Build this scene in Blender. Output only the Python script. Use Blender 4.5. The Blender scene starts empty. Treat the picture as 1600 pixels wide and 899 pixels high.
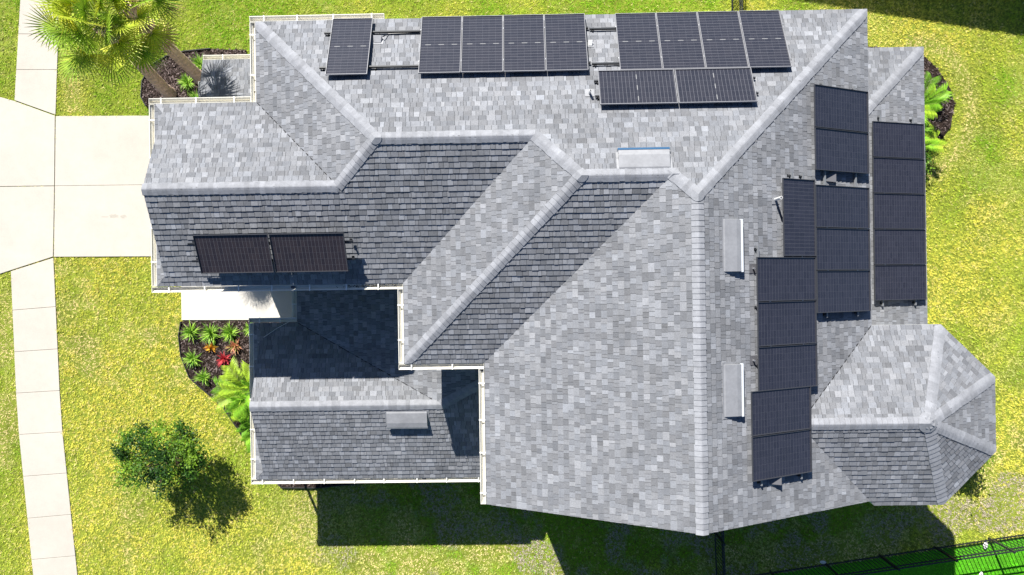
import bpy, bmesh, math, random
import numpy as np
from mathutils import Vector, Matrix
random.seed(7); rng = np.random.default_rng(11)
C = bpy.context.scene.collection
SC = bpy.context.scene

# ---------------------------------------------------------------- camera, sky, sun, exposure
CAM_H = 23.2
def make_camera():
    a, rx, ry = .0148, .0013, -.0152
    c, s = math.cos(a), math.sin(a)
    right = Vector((c, -s, ry)).normalized()
    fwd = Vector((ry*c - rx*s, -(ry*s + rx*c), -1)).normalized()
    right = (right - fwd*right.dot(fwd)).normalized()
    up = right.cross(fwd).normalized()
    m = Matrix((right, up, -fwd)).transposed().to_4x4()
    m.translation = Vector((0, 0, CAM_H))
    cd = bpy.data.cameras.new('camera'); cd.lens = 24.01; cd.sensor_width = 36
    cd.clip_end = 2000; cd.clip_start = .1
    o = bpy.data.objects.new('camera', cd); C.objects.link(o); o.matrix_world = m
    SC.camera = o
make_camera()
TO_SUN = Vector((-.435, 1.085, 1)).normalized()
EL = math.asin(TO_SUN.z); AZ = math.atan2(TO_SUN.x, TO_SUN.y)
w = bpy.data.worlds.new('World'); SC.world = w; w.use_nodes = True
nt = w.node_tree; bg = nt.nodes['Background']
sky = nt.nodes.new('ShaderNodeTexSky'); sky.sky_type = 'NISHITA'; sky.sun_disc = False
sky.sun_elevation = EL; sky.sun_rotation = AZ; sky.altitude = 10; sky.ozone_density = 9.0
nt.links.new(sky.outputs[0], bg.inputs[0]); bg.inputs[1].default_value = .05
sd = bpy.data.lights.new('sun', 'SUN'); sd.energy = 5.0; sd.angle = math.radians(.5); sd.color = (1, .965, .90)
so = bpy.data.objects.new('sun', sd); C.objects.link(so)
so.rotation_euler = (-TO_SUN).to_track_quat('-Z', 'Y').to_euler(); so.location = TO_SUN*60
SC.view_settings.view_transform = 'Standard'; SC.view_settings.look = 'None'
SC.view_settings.exposure = .96; SC.view_settings.gamma = 1; SC.view_settings.use_curve_mapping = False

# ---------------------------------------------------------------- helpers
# plan coordinates: X to the right of the photograph, Y down it, z up; metres
def W(X, Y, z): return (X, -Y, z)

class MB:
    def __init__(s): s.v = []; s.f = []; s.c = []; s.m = []
    def face(s, pts, col=(1, 1, 1), mi=0):
        n = len(s.v); s.v.extend(pts); s.f.append(tuple(range(n, n+len(pts)))); s.c.append(col); s.m.append(mi)
    def prism(s, top, bot, col=(1, 1, 1), mi=0):
        n = len(top); b = len(s.v); s.v.extend(top); s.v.extend(bot)
        fs = [tuple(range(b, b+n)), tuple(range(b+2*n-1, b+n-1, -1))]
        for i in range(n):
            j = (i+1) % n; fs.append((b+j, b+i, b+n+i, b+n+j))
        for f in fs: s.f.append(f); s.c.append(col); s.m.append(mi)
    def box(s, x0, x1, y0, y1, z0, z1, col=(1, 1, 1), mi=0):
        s.prism([(x0,y0,z1),(x1,y0,z1),(x1,y1,z1),(x0,y1,z1)], [(x0,y0,z0),(x1,y0,z0),(x1,y1,z0),(x0,y1,z0)], col, mi)
    def bar(s, p, q, wd, ht, col=(1, 1, 1), mi=0, up=Vector((0, 0, 1))):
        p = Vector(p); q = Vector(q); d = (q-p).normalized(); sd_ = d.cross(up)
        if sd_.length < 1e-4: sd_ = Vector((1, 0, 0))
        sd_.normalize(); u = sd_.cross(d).normalized()
        a = sd_*wd/2; b = u*ht/2
        s.prism([tuple(p-a+b), tuple(p+a+b), tuple(q+a+b), tuple(q-a+b)], [tuple(p-a-b), tuple(p+a-b), tuple(q+a-b), tuple(q-a-b)], col, mi)
    def tube(s, pts, rad, n=10, col=(1, 1, 1), mi=0, cap=True):
        rings = []
        for i, p in enumerate(pts):
            p = Vector(p); a = Vector(pts[max(i-1, 0)]); b = Vector(pts[min(i+1, len(pts)-1)])
            d = (b-a).normalized(); x = d.cross(Vector((.13, .97, .2))).normalized(); y = d.cross(x)
            r = rad[i] if hasattr(rad, '__len__') else rad
            base = len(s.v)
            for k in range(n):
                t = 2*math.pi*k/n; s.v.append(tuple(p + x*math.cos(t)*r + y*math.sin(t)*r))
            rings.append(base)
        for i in range(len(rings)-1):
            for k in range(n):
                s.f.append((rings[i]+k, rings[i]+(k+1) % n, rings[i+1]+(k+1) % n, rings[i+1]+k)); s.c.append(col); s.m.append(mi)
        if cap:
            s.f.append(tuple(rings[0]+k for k in range(n))); s.c.append(col); s.m.append(mi)
            s.f.append(tuple(rings[-1]+k for k in range(n))); s.c.append(col); s.m.append(mi)
    def build(s, name, mats, parent=None, recalc=True, smooth=False, bevel=0):
        me = bpy.data.meshes.new(name); me.from_pydata(s.v, [], s.f)
        if not isinstance(mats, (list, tuple)): mats = [mats]
        for m in mats: me.materials.append(m)
        at = me.attributes.new('Col', 'FLOAT_COLOR', 'FACE')
        at.data.foreach_set('color', np.array([(c[0], c[1], c[2], 1) for c in s.c], dtype=np.float32).ravel())
        if len(mats) > 1: me.polygons.foreach_set('material_index', np.array(s.m, dtype=np.int32))
        if recalc:
            bm = bmesh.new(); bm.from_mesh(me); bmesh.ops.recalc_face_normals(bm, faces=bm.faces); bm.to_mesh(me); bm.free()
        if smooth: me.polygons.foreach_set('use_smooth', np.ones(len(me.polygons), dtype=bool))
        me.update()
        o = bpy.data.objects.new(name, me); C.objects.link(o)
        if parent: o.parent = parent
        if bevel:
            b = o.modifiers.new('bevel', 'BEVEL'); b.width = bevel; b.segments = 2; b.limit_method = 'ANGLE'
        return o

def tag(o, label=None, cat=None, group=None, kind=None):
    if label: o['label'] = label
    if cat: o['category'] = cat
    if group: o['group'] = group
    if kind: o['kind'] = kind
    return o
def empty(name, loc, label, cat, group=None):
    o = bpy.data.objects.new(name, None); o.location = loc; o.empty_display_size = .2; C.objects.link(o)
    return tag(o, label, cat, group)
def copy_thing(root):
    r = root.copy(); C.objects.link(r)
    for ch in root.children:
        c = ch.copy(); C.objects.link(c); c.parent = r
        for g in ch.children:
            d = g.copy(); C.objects.link(d); d.parent = c
    return r

def mat(name, col, rough=.6, spec=.5, attr=False, noise=None, bump=None, metal=0, trans=0):
    """noise = (scale, amount[, detail]); bump = (scale, strength, distance)"""
    m = bpy.data.materials.new(name); m.use_nodes = True; n = m.node_tree; L = n.links
    p = n.nodes['Principled BSDF']; p.inputs['Roughness'].default_value = rough
    p.inputs['Specular IOR Level'].default_value = spec; p.inputs['Metallic'].default_value = metal
    rgb = n.nodes.new('ShaderNodeRGB'); rgb.outputs[0].default_value = (*col, 1); out = rgb.outputs[0]
    tc = n.nodes.new('ShaderNodeNewGeometry')
    if attr:
        a = n.nodes.new('ShaderNodeAttribute'); a.attribute_name = 'Col'
        mx = n.nodes.new('ShaderNodeMix'); mx.data_type = 'RGBA'; mx.blend_type = 'MULTIPLY'; mx.inputs[0].default_value = 1
        L.new(out, mx.inputs[6]); L.new(a.outputs['Color'], mx.inputs[7]); out = mx.outputs[2]
    if noise:
        for sc, am in noise:
            t = n.nodes.new('ShaderNodeTexNoise'); t.inputs['Scale'].default_value = sc; t.inputs['Detail'].default_value = 4
            L.new(tc.outputs['Position'], t.inputs['Vector'])
            r = n.nodes.new('ShaderNodeMapRange'); r.inputs[1].default_value = .25; r.inputs[2].default_value = .75
            r.inputs[3].default_value = 1-am; r.inputs[4].default_value = 1+am; L.new(t.outputs[0], r.inputs[0])
            mx = n.nodes.new('ShaderNodeVectorMath'); mx.operation = 'SCALE'; L.new(out, mx.inputs[0]); L.new(r.outputs[0], mx.inputs['Scale']); out = mx.outputs[0]
    L.new(out, p.inputs['Base Color'])
    if bump:
        t = n.nodes.new('ShaderNodeTexNoise'); t.inputs['Scale'].default_value = bump[0]; t.inputs['Detail'].default_value = 5
        L.new(tc.outputs['Position'], t.inputs['Vector'])
        b = n.nodes.new('ShaderNodeBump'); b.inputs['Strength'].default_value = bump[1]; b.inputs['Distance'].default_value = bump[2]
        L.new(t.outputs[0], b.inputs['Height']); L.new(b.outputs[0], p.inputs['Normal'])
    if trans:
        tr = n.nodes.new('ShaderNodeBsdfTranslucent'); L.new(out, tr.inputs[0])
        ms = n.nodes.new('ShaderNodeMixShader'); ms.inputs[0].default_value = trans
        L.new(p.outputs[0], ms.inputs[1]); L.new(tr.outputs[0], ms.inputs[2])
        L.new(ms.outputs[0], n.nodes['Material Output'].inputs[0])
    return m

M = {}
M['shingle'] = mat('shingle', (.985, 1.015, 1.09), .92, .2, attr=True, noise=[(.4, .08), (1.6, .07), (7, .07), (38, .18), (160, .10)], bump=(140, .5, .004))
M['cap'] = mat('ridge_shingle', (.95, .975, 1.04), .92, .2, attr=True, noise=[(1.2, .06), (9, .14), (60, .14)], bump=(140, .4, .004))
M['deck'] = mat('drip_edge', (.62, .62, .60), .5, .4)
M['felt'] = mat('roofing_felt', (.03, .03, .032), .95, .1)
M['gutter'] = mat('gutter_paint', (.74, .715, .63), .38, .5, noise=[(1.3, .06), (9, .05)])
M['stucco'] = mat('stucco', (.60, .58, .52), .9, .2, noise=[(1.2, .05)], bump=(60, .4, .01))
M['trim'] = mat('white_trim', (.78, .77, .73), .5, .4)
M['glass'] = mat('window_glass', (.03, .04, .05), .05, .8)
M['concrete'] = mat('concrete', (.50, .462, .400), .85, .2, noise=[(.3, .05), (1.1, .045), (5, .03), (26, .05)], bump=(70, .25, .004))
M['soil'] = mat('soil', (.19, .23, .03), .95, .1, noise=[(.5, .25), (6, .35), (40, .3)], bump=(30, .8, .03))
M['grass'] = mat('grass_blade', (1, 1, 1), .7, .12, attr=True, trans=.10)
M['mulch'] = mat('mulch', (.042, .030, .026), .95, .1, attr=True, noise=[(5, .3), (60, .5)])
M['mulch_bed'] = mat('mulch_bed', (.03, .021, .017), .95, .1, noise=[(5, .3), (45, .5)], bump=(40, 1, .03))
M['edging'] = mat('edging', (.03, .03, .028), .6, .3)
M['blackmetal'] = mat('black_aluminium', (.018, .020, .024), .4, .5)
M['frame'] = mat('panel_frame', (.045, .047, .055), .35, .6)
M['frame_lit'] = mat('panel_frame_lit', (.26, .26, .275), .4, .5)  # paler copy of the black frame, stands in for sunlit gaps and glint
M['alu'] = mat('aluminium', (.62, .63, .64), .35, .5, metal=.7)
M['rail'] = mat('mill_rail', (.22, .23, .245), .45, .5, metal=.2)
M['galv'] = mat('vent_metal', (.25, .255, .27), .5, .5, metal=.1, noise=[(3, .12), (14, .08)])
M['hoodgrey'] = mat('hood_paint', (.13, .13, .14), .6, .3)
M['bluewhite'] = mat('vent_lip', (.75, .78, .82), .4, .5)
M['bluelip'] = mat('blue_lip', (.02, .08, .17), .4, .5)
M['pvc'] = mat('pvc', (.8, .8, .78), .35, .5)
M['lead'] = mat('flashing', (.10, .10, .11), .6, .4)
M['bark'] = mat('bark', (.50, .36, .28), .95, .1, noise=[(8, .3), (40, .3)], bump=(25, 1, .03))
M['treebark'] = mat('tree_bark', (.11, .08, .055), .95, .1, noise=[(8, .3)], bump=(25, 1, .03))
M['leaf'] = mat('leaf', (1, 1, 1), .5, .25, attr=True, trans=.22)
M['stone'] = mat('white_stone', (.72, .71, .68), .8, .2, noise=[(20, .1)], bump=(30, .6, .02))
M['debris'] = mat('leaf_litter', (.03, .022, .015), .95, .1)

def cell_material(name, c0, c1, colamt, rowamt, dashamt):
    m = bpy.data.materials.new(name); m.use_nodes = True; n = m.node_tree; L = n.links
    p = n.nodes['Principled BSDF']; tc = n.nodes.new('ShaderNodeTexCoord'); sp = n.nodes.new('ShaderNodeSeparateXYZ')
    L.new(tc.outputs['Object'], sp.inputs[0])
    def math_(op, a, b=None, c=None):
        t = n.nodes.new('ShaderNodeMath'); t.operation = op
        for i, x in enumerate((a, b, c)):
            if x is None: continue
            if isinstance(x, (int, float)): t.inputs[i].default_value = x
            else: L.new(x, t.inputs[i])
        return t.outputs[0]
    X, Y = sp.outputs[0], sp.outputs[1]
    def line(coord, period, width, off=0.0):     # 1 on a line of this width, repeating
        u = math_('DIVIDE', math_('ADD', coord, off), period)
        fr = math_('FRACT', math_('ADD', u, 100.5))
        return math_('LESS_THAN', math_('ABSOLUTE', math_('SUBTRACT', fr, .5)), width/period/2)
    cols = line(X, .1635, .0045); rows = line(Y, .0885, .008)
    bus = line(X, .0163, .0022, .004)
    mid = math_('LESS_THAN', math_('ABSOLUTE', Y), .010)
    # per-cell tone
    cx = math_('FLOOR', math_('DIVIDE', math_('ADD', X, 10*.1635), .1635)); cy = math_('FLOOR', math_('DIVIDE', math_('ADD', Y, 20*.0885), .0885))
    cv = n.nodes.new('ShaderNodeCombineXYZ'); L.new(cx, cv.inputs[0]); L.new(cy, cv.inputs[1])
    oi = n.nodes.new('ShaderNodeObjectInfo'); L.new(math_('MULTIPLY', oi.outputs['Random'], 50), cv.inputs[2])
    wn = n.nodes.new('ShaderNodeTexWhiteNoise'); L.new(cv.outputs[0], wn.inputs[0])
    ramp = n.nodes.new('ShaderNodeMix'); ramp.data_type = 'RGBA'
    ramp.inputs[6].default_value = (*c0, 1); ramp.inputs[7].default_value = (*c1, 1)
    L.new(wn.outputs[0], ramp.inputs[0])
    def over(base, fac, col, amt):
        x = n.nodes.new('ShaderNodeMix'); x.data_type = 'RGBA'; L.new(math_('MULTIPLY', fac, amt), x.inputs[0])
        L.new(base, x.inputs[6]); x.inputs[7].default_value = (*col, 1); return x.outputs[2]
    c = over(ramp.outputs[2], bus, (.12, .12, .13), .45)
    c = over(c, cols, (.12, .12, .135), colamt)
    c = over(c, rows, (.17, .17, .185), rowamt)
    dash = math_('LESS_THAN', math_('FRACT', math_('ADD', math_('DIVIDE', X, .327), 10.25)), .42)
    c = over(c, math_('MULTIPLY', mid, dash), (.5, .5, .48), dashamt)
    L.new(c, p.inputs['Base Color'])
    p.inputs['Roughness'].default_value = .16; p.inputs['Specular IOR Level'].default_value = .45
    p.inputs['Coat Weight'].default_value = .3; p.inputs['Coat Roughness'].default_value = .05
    t = n.nodes.new('ShaderNodeTexNoise'); t.inputs['Scale'].default_value = 3; L.new(tc.outputs['Object'], t.inputs[0])
    b = n.nodes.new('ShaderNodeBump'); b.inputs['Strength'].default_value = .05; b.inputs['Distance'].default_value = .01
    L.new(t.outputs[0], b.inputs['Height']); L.new(b.outputs[0], p.inputs['Normal'])
    return m
M['cells_N'] = cell_material('solar_cells', (.018, .018, .025), (.026, .025, .032), .45, .65, .4)
M['cells_E'] = cell_material('solar_cells_blue', (.017, .018, .029), (.024, .025, .038), .30, .30, 0)
M['cells_S'] = cell_material('solar_cells_brown', (.022, .017, .021), (.036, .027, .029), .45, .5, 0)
M['cells_SE'] = M['cells_E']; M['cells'] = M['cells_E']

# ---------------------------------------------------------------- polygons and noise
def in_poly(px, py, poly):
    ins = np.zeros(px.shape, bool); n = len(poly)
    for i in range(n):
        x0, y0 = poly[i]; x1, y1 = poly[(i+1) % n]
        if y0 == y1: continue
        t = ((y0 > py) != (y1 > py)) & (px < (x1-x0)*(py-y0)/(y1-y0)+x0)
        ins ^= t
    return ins
def vnoise(x, y, sc, seed):
    g = np.random.default_rng(seed).random((256, 256))
    x = x*sc+1000; y = y*sc+1000; xi = np.floor(x).astype(int); yi = np.floor(y).astype(int)
    fx = x-xi; fy = y-yi; fx = fx*fx*(3-2*fx); fy = fy*fy*(3-2*fy)
    a = g[xi % 256, yi % 256]; b = g[(xi+1) % 256, yi % 256]; c = g[xi % 256, (yi+1) % 256]; d = g[(xi+1) % 256, (yi+1) % 256]
    return (a*(1-fx)+b*fx)*(1-fy)+(c*(1-fx)+d*fx)*fy
def fbm(x, y, sc, seed): return (vnoise(x, y, sc, seed)+.5*vnoise(x, y, sc*2.1, seed+1)+.25*vnoise(x, y, sc*4.3, seed+2))/1.75
def inset_line(p, q, t): return (p[0]+(q[0]-p[0])*t, p[1]+(q[1]-p[1])*t)

APRON_N = [(-24, -8.6), (-17.32, -6.62), (-15.93, -6.09), (-15.99, -3.70), (-24, -3.73)]
APRON_S = [(-24, -3.71), (-15.99, -3.68), (-16.07, -1.27), (-17.56, -.82), (-24, 1.2)]
DRIVE_N = [(-15.90, -6.08), (-8.9, -5.98), (-8.9, -3.660), (-15.965, -3.695)]
DRIVE_S = [(-15.965, -3.685), (-8.9, -3.650), (-8.9, -1.18), (-16.04, -1.26)]
WALK_N = [(-16.6, -14), (-17.06, -10.15), (-17.32, -6.64), (-15.91, -6.11), (-15.77, -8.89), (-15.6, -10.3), (-15.0, -11.2), (-14.4, -14)]
WALK_S = [(-17.54, -.80), (-16.06, -1.24), (-15.89, 4.18), (-15.40, 9.68), (-15.0, 14), (-16.5, 14), (-16.93, 9.67), (-17.40, 4.16)]
SLAB = [(-11.65, -.1), (-6.2, -.1), (-6.2, 1.03), (-11.65, .97)]
BED_NW = [(-12.75, -6.35), (-12.92, -6.68), (-12.87, -7.21), (-12.56, -7.75), (-12.02, -8.05), (-11.4, -8.2), (-10.52, -8.27), (-9.3, -8.2), (-9.0, -6.0), (-12.0, -6.05)]
BED_SW = [(-11.67, 1.02), (-11.75, 1.5), (-11.69, 2.17), (-11.4, 2.94), (-10.81, 3.46), (-10.26, 3.97), (-9.73, 4.76), (-9.4, 5.35), (-9.1, 6.0), (-7.7, 6.2), (-7.7, 1.02)]
BED_E = [(11.7, -7.9), (12.9, -7.8), (13.65, -7.5), (14.05, -7.1), (14.45, -6.46), (14.6, -5.87), (14.42, -5.12), (14.05, -4.6), (13.5, -4.2), (12.6, -3.9), (11.7, -3.6)]
BED_S = [(-8.7, 6.3), (-8.3, 6.72), (-7.1, 6.74), (-5.5, 6.6), (-2.5, 6.55), (-2.5, 5.3), (-8.7, 5.3)]
F_R0 = (6.4, 10.0); F_R1 = (30.0, 6.63)
NEIGH = [(6.4, 10.12), (40, 5.32), (40, 60), (-60, 60), (-60, 10.8), (-20, 10.8), (5.0, 10.2)]

# ---------------------------------------------------------------- ground
def structure(name, mb, m, **k):
    o = mb.build(name, m, **k); o['kind'] = 'structure'; return o
g = MB(); g.face([(-400, -400, 0), (400, -400, 0), (400, 400, 0), (-400, 400, 0)]); structure('ground', g, M['soil'], recalc=False)

def slabs(name, polys, joints=(), top=.035):
    mb = MB()
    for P in polys: mb.prism([W(x, y, top) for x, y in P], [W(x, y, -.02) for x, y in P])
    return structure(name, mb, M['concrete'], bevel=.006)
slabs('driveway', [DRIVE_N, DRIVE_S]); slabs('driveway_apron', [APRON_N, APRON_S])
def cut_walk(L, R, joints):
    """L, R: polylines left and right edge sampled by Y; joints: Y values"""
    def at(P, y):
        for (x0, y0), (x1, y1) in zip(P[:-1], P[1:]):
            if y0 <= y <= y1: return x0+(x1-x0)*(y-y0)/(y1-y0)
        return P[-1][0]
    polys = []
    for a, b in zip(joints[:-1], joints[1:]):
        (al, ar), (bl, br) = a, b; g_ = .006
        polys.append([(at(L, al+g_), al+g_), (at(R, ar+g_), ar+g_), (at(R, br-g_), br-g_), (at(L, bl-g_), bl-g_)])
    return polys
LN = [(-16.6, -14), (-17.06, -10.15), (-17.32, -6.64)]; RN = [(-15.4, -14), (-15.55, -11.2), (-15.77, -8.89), (-15.91, -6.11)]
slabs('sidewalk', cut_walk(LN, RN, [(-14, -14), (-12.6, -12.6), (-11.4, -11.4), (-10.17, -10.13), (-8.92, -8.89), (-7.70, -7.67), (-6.65, -6.12)]))
LS = [(-17.54, -.80), (-17.40, 4.16), (-16.93, 9.67), (-16.5, 14)]; RS = [(-16.06, -1.24), (-15.89, 4.18), (-15.40, 9.68), (-15.0, 14)]
js = [(-.79, -1.23), (.55, .45), (1.98, 1.9), (3.40, 3.33), (4.82, 4.75), (6.26, 6.16), (7.70, 7.58), (9.12, 9.0), (10.55, 10.4), (12, 11.9), (13.9, 13.9)]
slabs('sidewalk', cut_walk(LS, RS, js))
mb = MB(); mb.prism([W(x, y, .06) for x, y in [(-11.65, -.3), (-6.9, -.3), (-6.9, 1.03), (-11.65, .97)]], [W(x, y, -.02) for x, y in [(-11.65, -.3), (-6.9, -.3), (-6.9, 1.03), (-11.65, .97)]])
structure('entry_path', mb, mat('pale_concrete', (.60, .57, .52), .8, .2, noise=[(1.5, .04), (30, .04)]), bevel=.006)

def stain(x, y, rx_, ry_, seed):
    rn_ = random.Random(seed); mb = MB(); pts = []
    for i in range(18):
        a = i*math.pi/9; k = rn_.uniform(.7, 1.15); pts.append(W(x+rx_*k*math.cos(a), y+ry_*k*math.sin(a), .037))
    mb.face(pts); structure('driveway_stain', mb, M['stain'], recalc=False)
M['stain'] = mat('stain', (.42, .385, .33), .9, .1, noise=[(20, .08)])
stain(-13.95, -2.62, .17, .07, 1); stain(-13.62, -2.60, .11, .06, 2); stain(-14.25, -2.60, .13, .02, 3)
# mulch beds
def bed(poly, n):
    mb = MB(); mb.prism([W(x, y, .045) for x, y in poly], [W(x, y, -.02) for x, y in poly]); base = structure('mulch_bed', mb, M['mulch_bed'])
    xs = [p[0] for p in poly]; ys = [p[1] for p in poly]
    px = rng.uniform(min(xs), max(xs), n); py = rng.uniform(min(ys), max(ys), n); k = in_poly(px, py, poly); px, py = px[k], py[k]
    mb = MB()
    for x, y in zip(px, py):
        a = random.uniform(0, 6.28); l = random.uniform(.015, .06); wd = random.uniform(.006, .02); tz = random.uniform(-.02, .02)
        c, s = math.cos(a), math.sin(a); z = .055+random.uniform(0, .02)
        q = [(-l, -wd), (l, -wd), (l, wd), (-l, wd)]
        t = random.random(); col = (1.0, 1, 1) if t < .45 else ((2.4, 2.5, 2.6) if t < .8 else (4.2, 4.6, 5))
        mb.face([(x+c*u-s*v, -(y+s*u+c*v), z+tz*(1 if u > 0 else -1)) for u, v in q], col)
    o = mb.build('mulch_chips', M['mulch'], recalc=False); tag(o, kind='stuff'); return o
tag(bed(BED_NW, 5200), 'dark brown bark mulch under the two palms', 'mulch')
tag(bed(BED_SW, 6500), 'dark bark mulch in the bed beside the entry path', 'mulch')
tag(bed(BED_E, 3500), 'brown mulch in the rounded bed right of the house', 'mulch')
tag(bed(BED_S, 2500), 'dark mulch strip along the lower wing wall', 'mulch')
def edging(pts, label):
    mb = MB()
    for a, b in zip(pts[:-1], pts[1:]): mb.bar(W(a[0], a[1], .05), W(b[0], b[1], .05), .03, .11)
    tag(mb.build('bed_edging', M['edging']), label, 'garden edging')
edging(BED_NW[0:7], 'black plastic edging curving round the palm bed')
edging(BED_SW[0:8], 'black plastic edging curving along the flower bed by the entry path')
edging(BED_S[0:4], 'black edging strip below the lower gutter')

# neighbour's lawn sheet
g = MB(); g.face([W(x, y, .004) for x, y in NEIGH]); 
M['neighlawn'] = mat('neighbour_turf', (.07, .28, .012), .9, .1, noise=[(1, .15), (20, .3)], bump=(60, .6, .02))
structure('neighbour_lawn', g, M['neighlawn'], recalc=False)

# ---------------------------------------------------------------- grass blades
def grass():
    x0, x1, y0, y1 = -21.5, 21.5, -13.0, 13.0
    dens = 430; N = int((x1-x0)*(y1-y0)*dens)
    x = rng.uniform(x0, x1, N); y = rng.uniform(y0, y1, N)
    keep = np.ones(N, bool)
    edge = .015
    for P in (APRON_N, APRON_S, DRIVE_N, DRIVE_S, WALK_S, SLAB, BED_NW, BED_SW, BED_E, BED_S, [(-17.06, -10.15), (-17.32, -6.64), (-15.91, -6.11), (-15.77, -8.89), (-15.55, -11.2), (-15.4, -14), (-16.6, -14)]):
        keep &= ~in_poly(x, y, P)
    house = [(-8.9, -4.5), (-6.4, -4.5), (-6.4, -6.5), (11.6, -6.55), (11.6, 1.4), (11.0, 5.0), (8.4, 5.1), (-.6, 5.2), (-7.6, 5.3), (-7.6, 1.0), (-7, -.5), (-8.9, -.5)]
    keep &= ~in_poly(x, y, house)
    # thin, bare rims: beside the walk, round the right bed, worn patches
    bare = fbm(x, y, .45, 5); fine = fbm(x, y, 2.2, 9)
    front = 1/(1+np.exp((x+6.5)*1.2)); front = front*(1/(1+np.exp(-(y-(-3.0))*1.5)))
    south = 1/(1+np.exp(-(y-5.0)*2.0))*(1-1/(1+np.exp((x+7)*1.5)))
    ring = np.exp(-((np.hypot((x-13.4)/1.0, (y+5.8)/1.25)-1.75)/.22)**2)*(x > 13)
    strip = np.exp(-((x+15.3)/.28)**2)*((y < -6.2) & (y > -9))
    worn = np.clip((bare*.6+fine*.4-.565)*8, 0, 1)*np.clip(.25+front+south, 0, 1)
    worn = np.maximum(worn, np.maximum(ring*.9, strip*.8))
    worn = np.maximum(worn, np.exp(-(((x+6.7)/1.5)**2+((y-7.6)/.8)**2))*.8*fine*1.6)
    worn = np.clip(worn, 0, 1)
    keep &= rng.random(N) > worn*.35
    neigh = in_poly(x, y, NEIGH)
    x, y, bare, fine, worn, front, south, neigh = [a[keep] for a in (x, y, bare, fine, worn, front, south, neigh)]
    n = len(x)
    mid = fbm(x, y, .22, 21); med = fbm(x, y, .9, 33)
    yel = np.clip(.05 + (mid-.5)*2.0 + (med-.5)*1.2 + .72*front + .40/(1+np.exp(-(x-9.5)*.8)) + .15*(y > 5)*(x > -8) + .18/(1+np.exp(-(y+10)*1.0)), 0, 1)
    house_shade = np.exp(-((np.clip(y-6.9, 0, 9))/1.9)**2)*(y > 5)*(x > -7)*(x < 13.5)  # shade of the house put into the grass colour: less yellow south of it
    yel = np.clip(yel-.75*house_shade, 0, 1)
    yel *= (1-.55/(1+np.exp((x+17.2)*6)))
    yel = yel*(1-neigh)
    G = np.array([.23, .44, .020]); Yl = np.array([.74, .68, .11]); T = np.array([.95, .76, .38]); NG = np.array([.13, .60, .015])
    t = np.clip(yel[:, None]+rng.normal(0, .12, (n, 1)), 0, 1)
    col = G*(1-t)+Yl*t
    wt = np.clip(worn[:, None]*.85+rng.normal(0, .12, (n, 1))*(worn[:, None] > .05), 0, 1)
    tan = (rng.random((n, 1)) < .07*(1-neigh[:, None])+.08*front[:, None]); wt = np.maximum(wt, tan*.6)
    col = col*(1-wt)+T*wt
    # dead grey-brown thatch patches on the south side
    dead = np.clip((fbm(x, y, 1.0, 77)-.47)*8, 0, 1)*south
    dd = (dead*.92)[:, None]*(rng.random((n, 1)) < .8); col = col*(1-dd)+np.array([.50, .42, .36])*dd
    col[neigh] = NG*(.8+.5*med[neigh])[:, None]
    col *= rng.lognormal(0, .12, (n, 1))
    B = 5
    hgt = rng.uniform(.015, .066, (n, 1))*(.55+.9*vnoise(x, y, 6.5, 91))[:, None]*np.where(neigh, .5, 1)[:, None]*(1-.5*worn[:, None])
    ang = rng.uniform(0, 2*np.pi, (n, B)); lean = rng.uniform(.3, 1.1, (n, B))*hgt*1.2+.004
    h = hgt*rng.uniform(.6, 1.1, (n, B)); wd = rng.uniform(.005, .010, (n, B))
    bx = x[:, None]+rng.normal(0, .014, (n, B)); by = y[:, None]+rng.normal(0, .014, (n, B))
    ca, sa = np.cos(ang), np.sin(ang)
    V = np.empty((n, B, 3, 3), np.float32)
    V[..., 0, 0] = bx-sa*wd; V[..., 0, 1] = -(by+ca*wd); V[..., 0, 2] = .002
    V[..., 1, 0] = bx+sa*wd; V[..., 1, 1] = -(by-ca*wd); V[..., 1, 2] = .002
    V[..., 2, 0] = bx+ca*lean; V[..., 2, 1] = -(by+sa*lean); V[..., 2, 2] = h
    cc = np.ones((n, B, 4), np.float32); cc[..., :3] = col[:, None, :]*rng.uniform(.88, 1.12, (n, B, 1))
    def mesh(name, sel, label):
        v = V[sel].reshape(-1, 3); nf = len(v)//3
        me = bpy.data.meshes.new(name); me.vertices.add(len(v)); me.vertices.foreach_set('co', v.ravel())
        me.loops.add(nf*3); me.loops.foreach_set('vertex_index', np.arange(nf*3, dtype=np.int32))
        me.polygons.add(nf); me.polygons.foreach_set('loop_start', np.arange(0, nf*3, 3, dtype=np.int32))
        me.update(calc_edges=True)
        at = me.attributes.new('Col', 'FLOAT_COLOR', 'FACE'); at.data.foreach_set('color', cc[sel].reshape(-1, 4).ravel())
        me.materials.append(M['grass']); o = bpy.data.objects.new(name, me); C.objects.link(o); tag(o, label, 'grass', kind='stuff')
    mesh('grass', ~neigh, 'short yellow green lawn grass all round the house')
    mesh('grass', neigh, 'bright even green grass beyond the rear fence')
grass()

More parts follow.
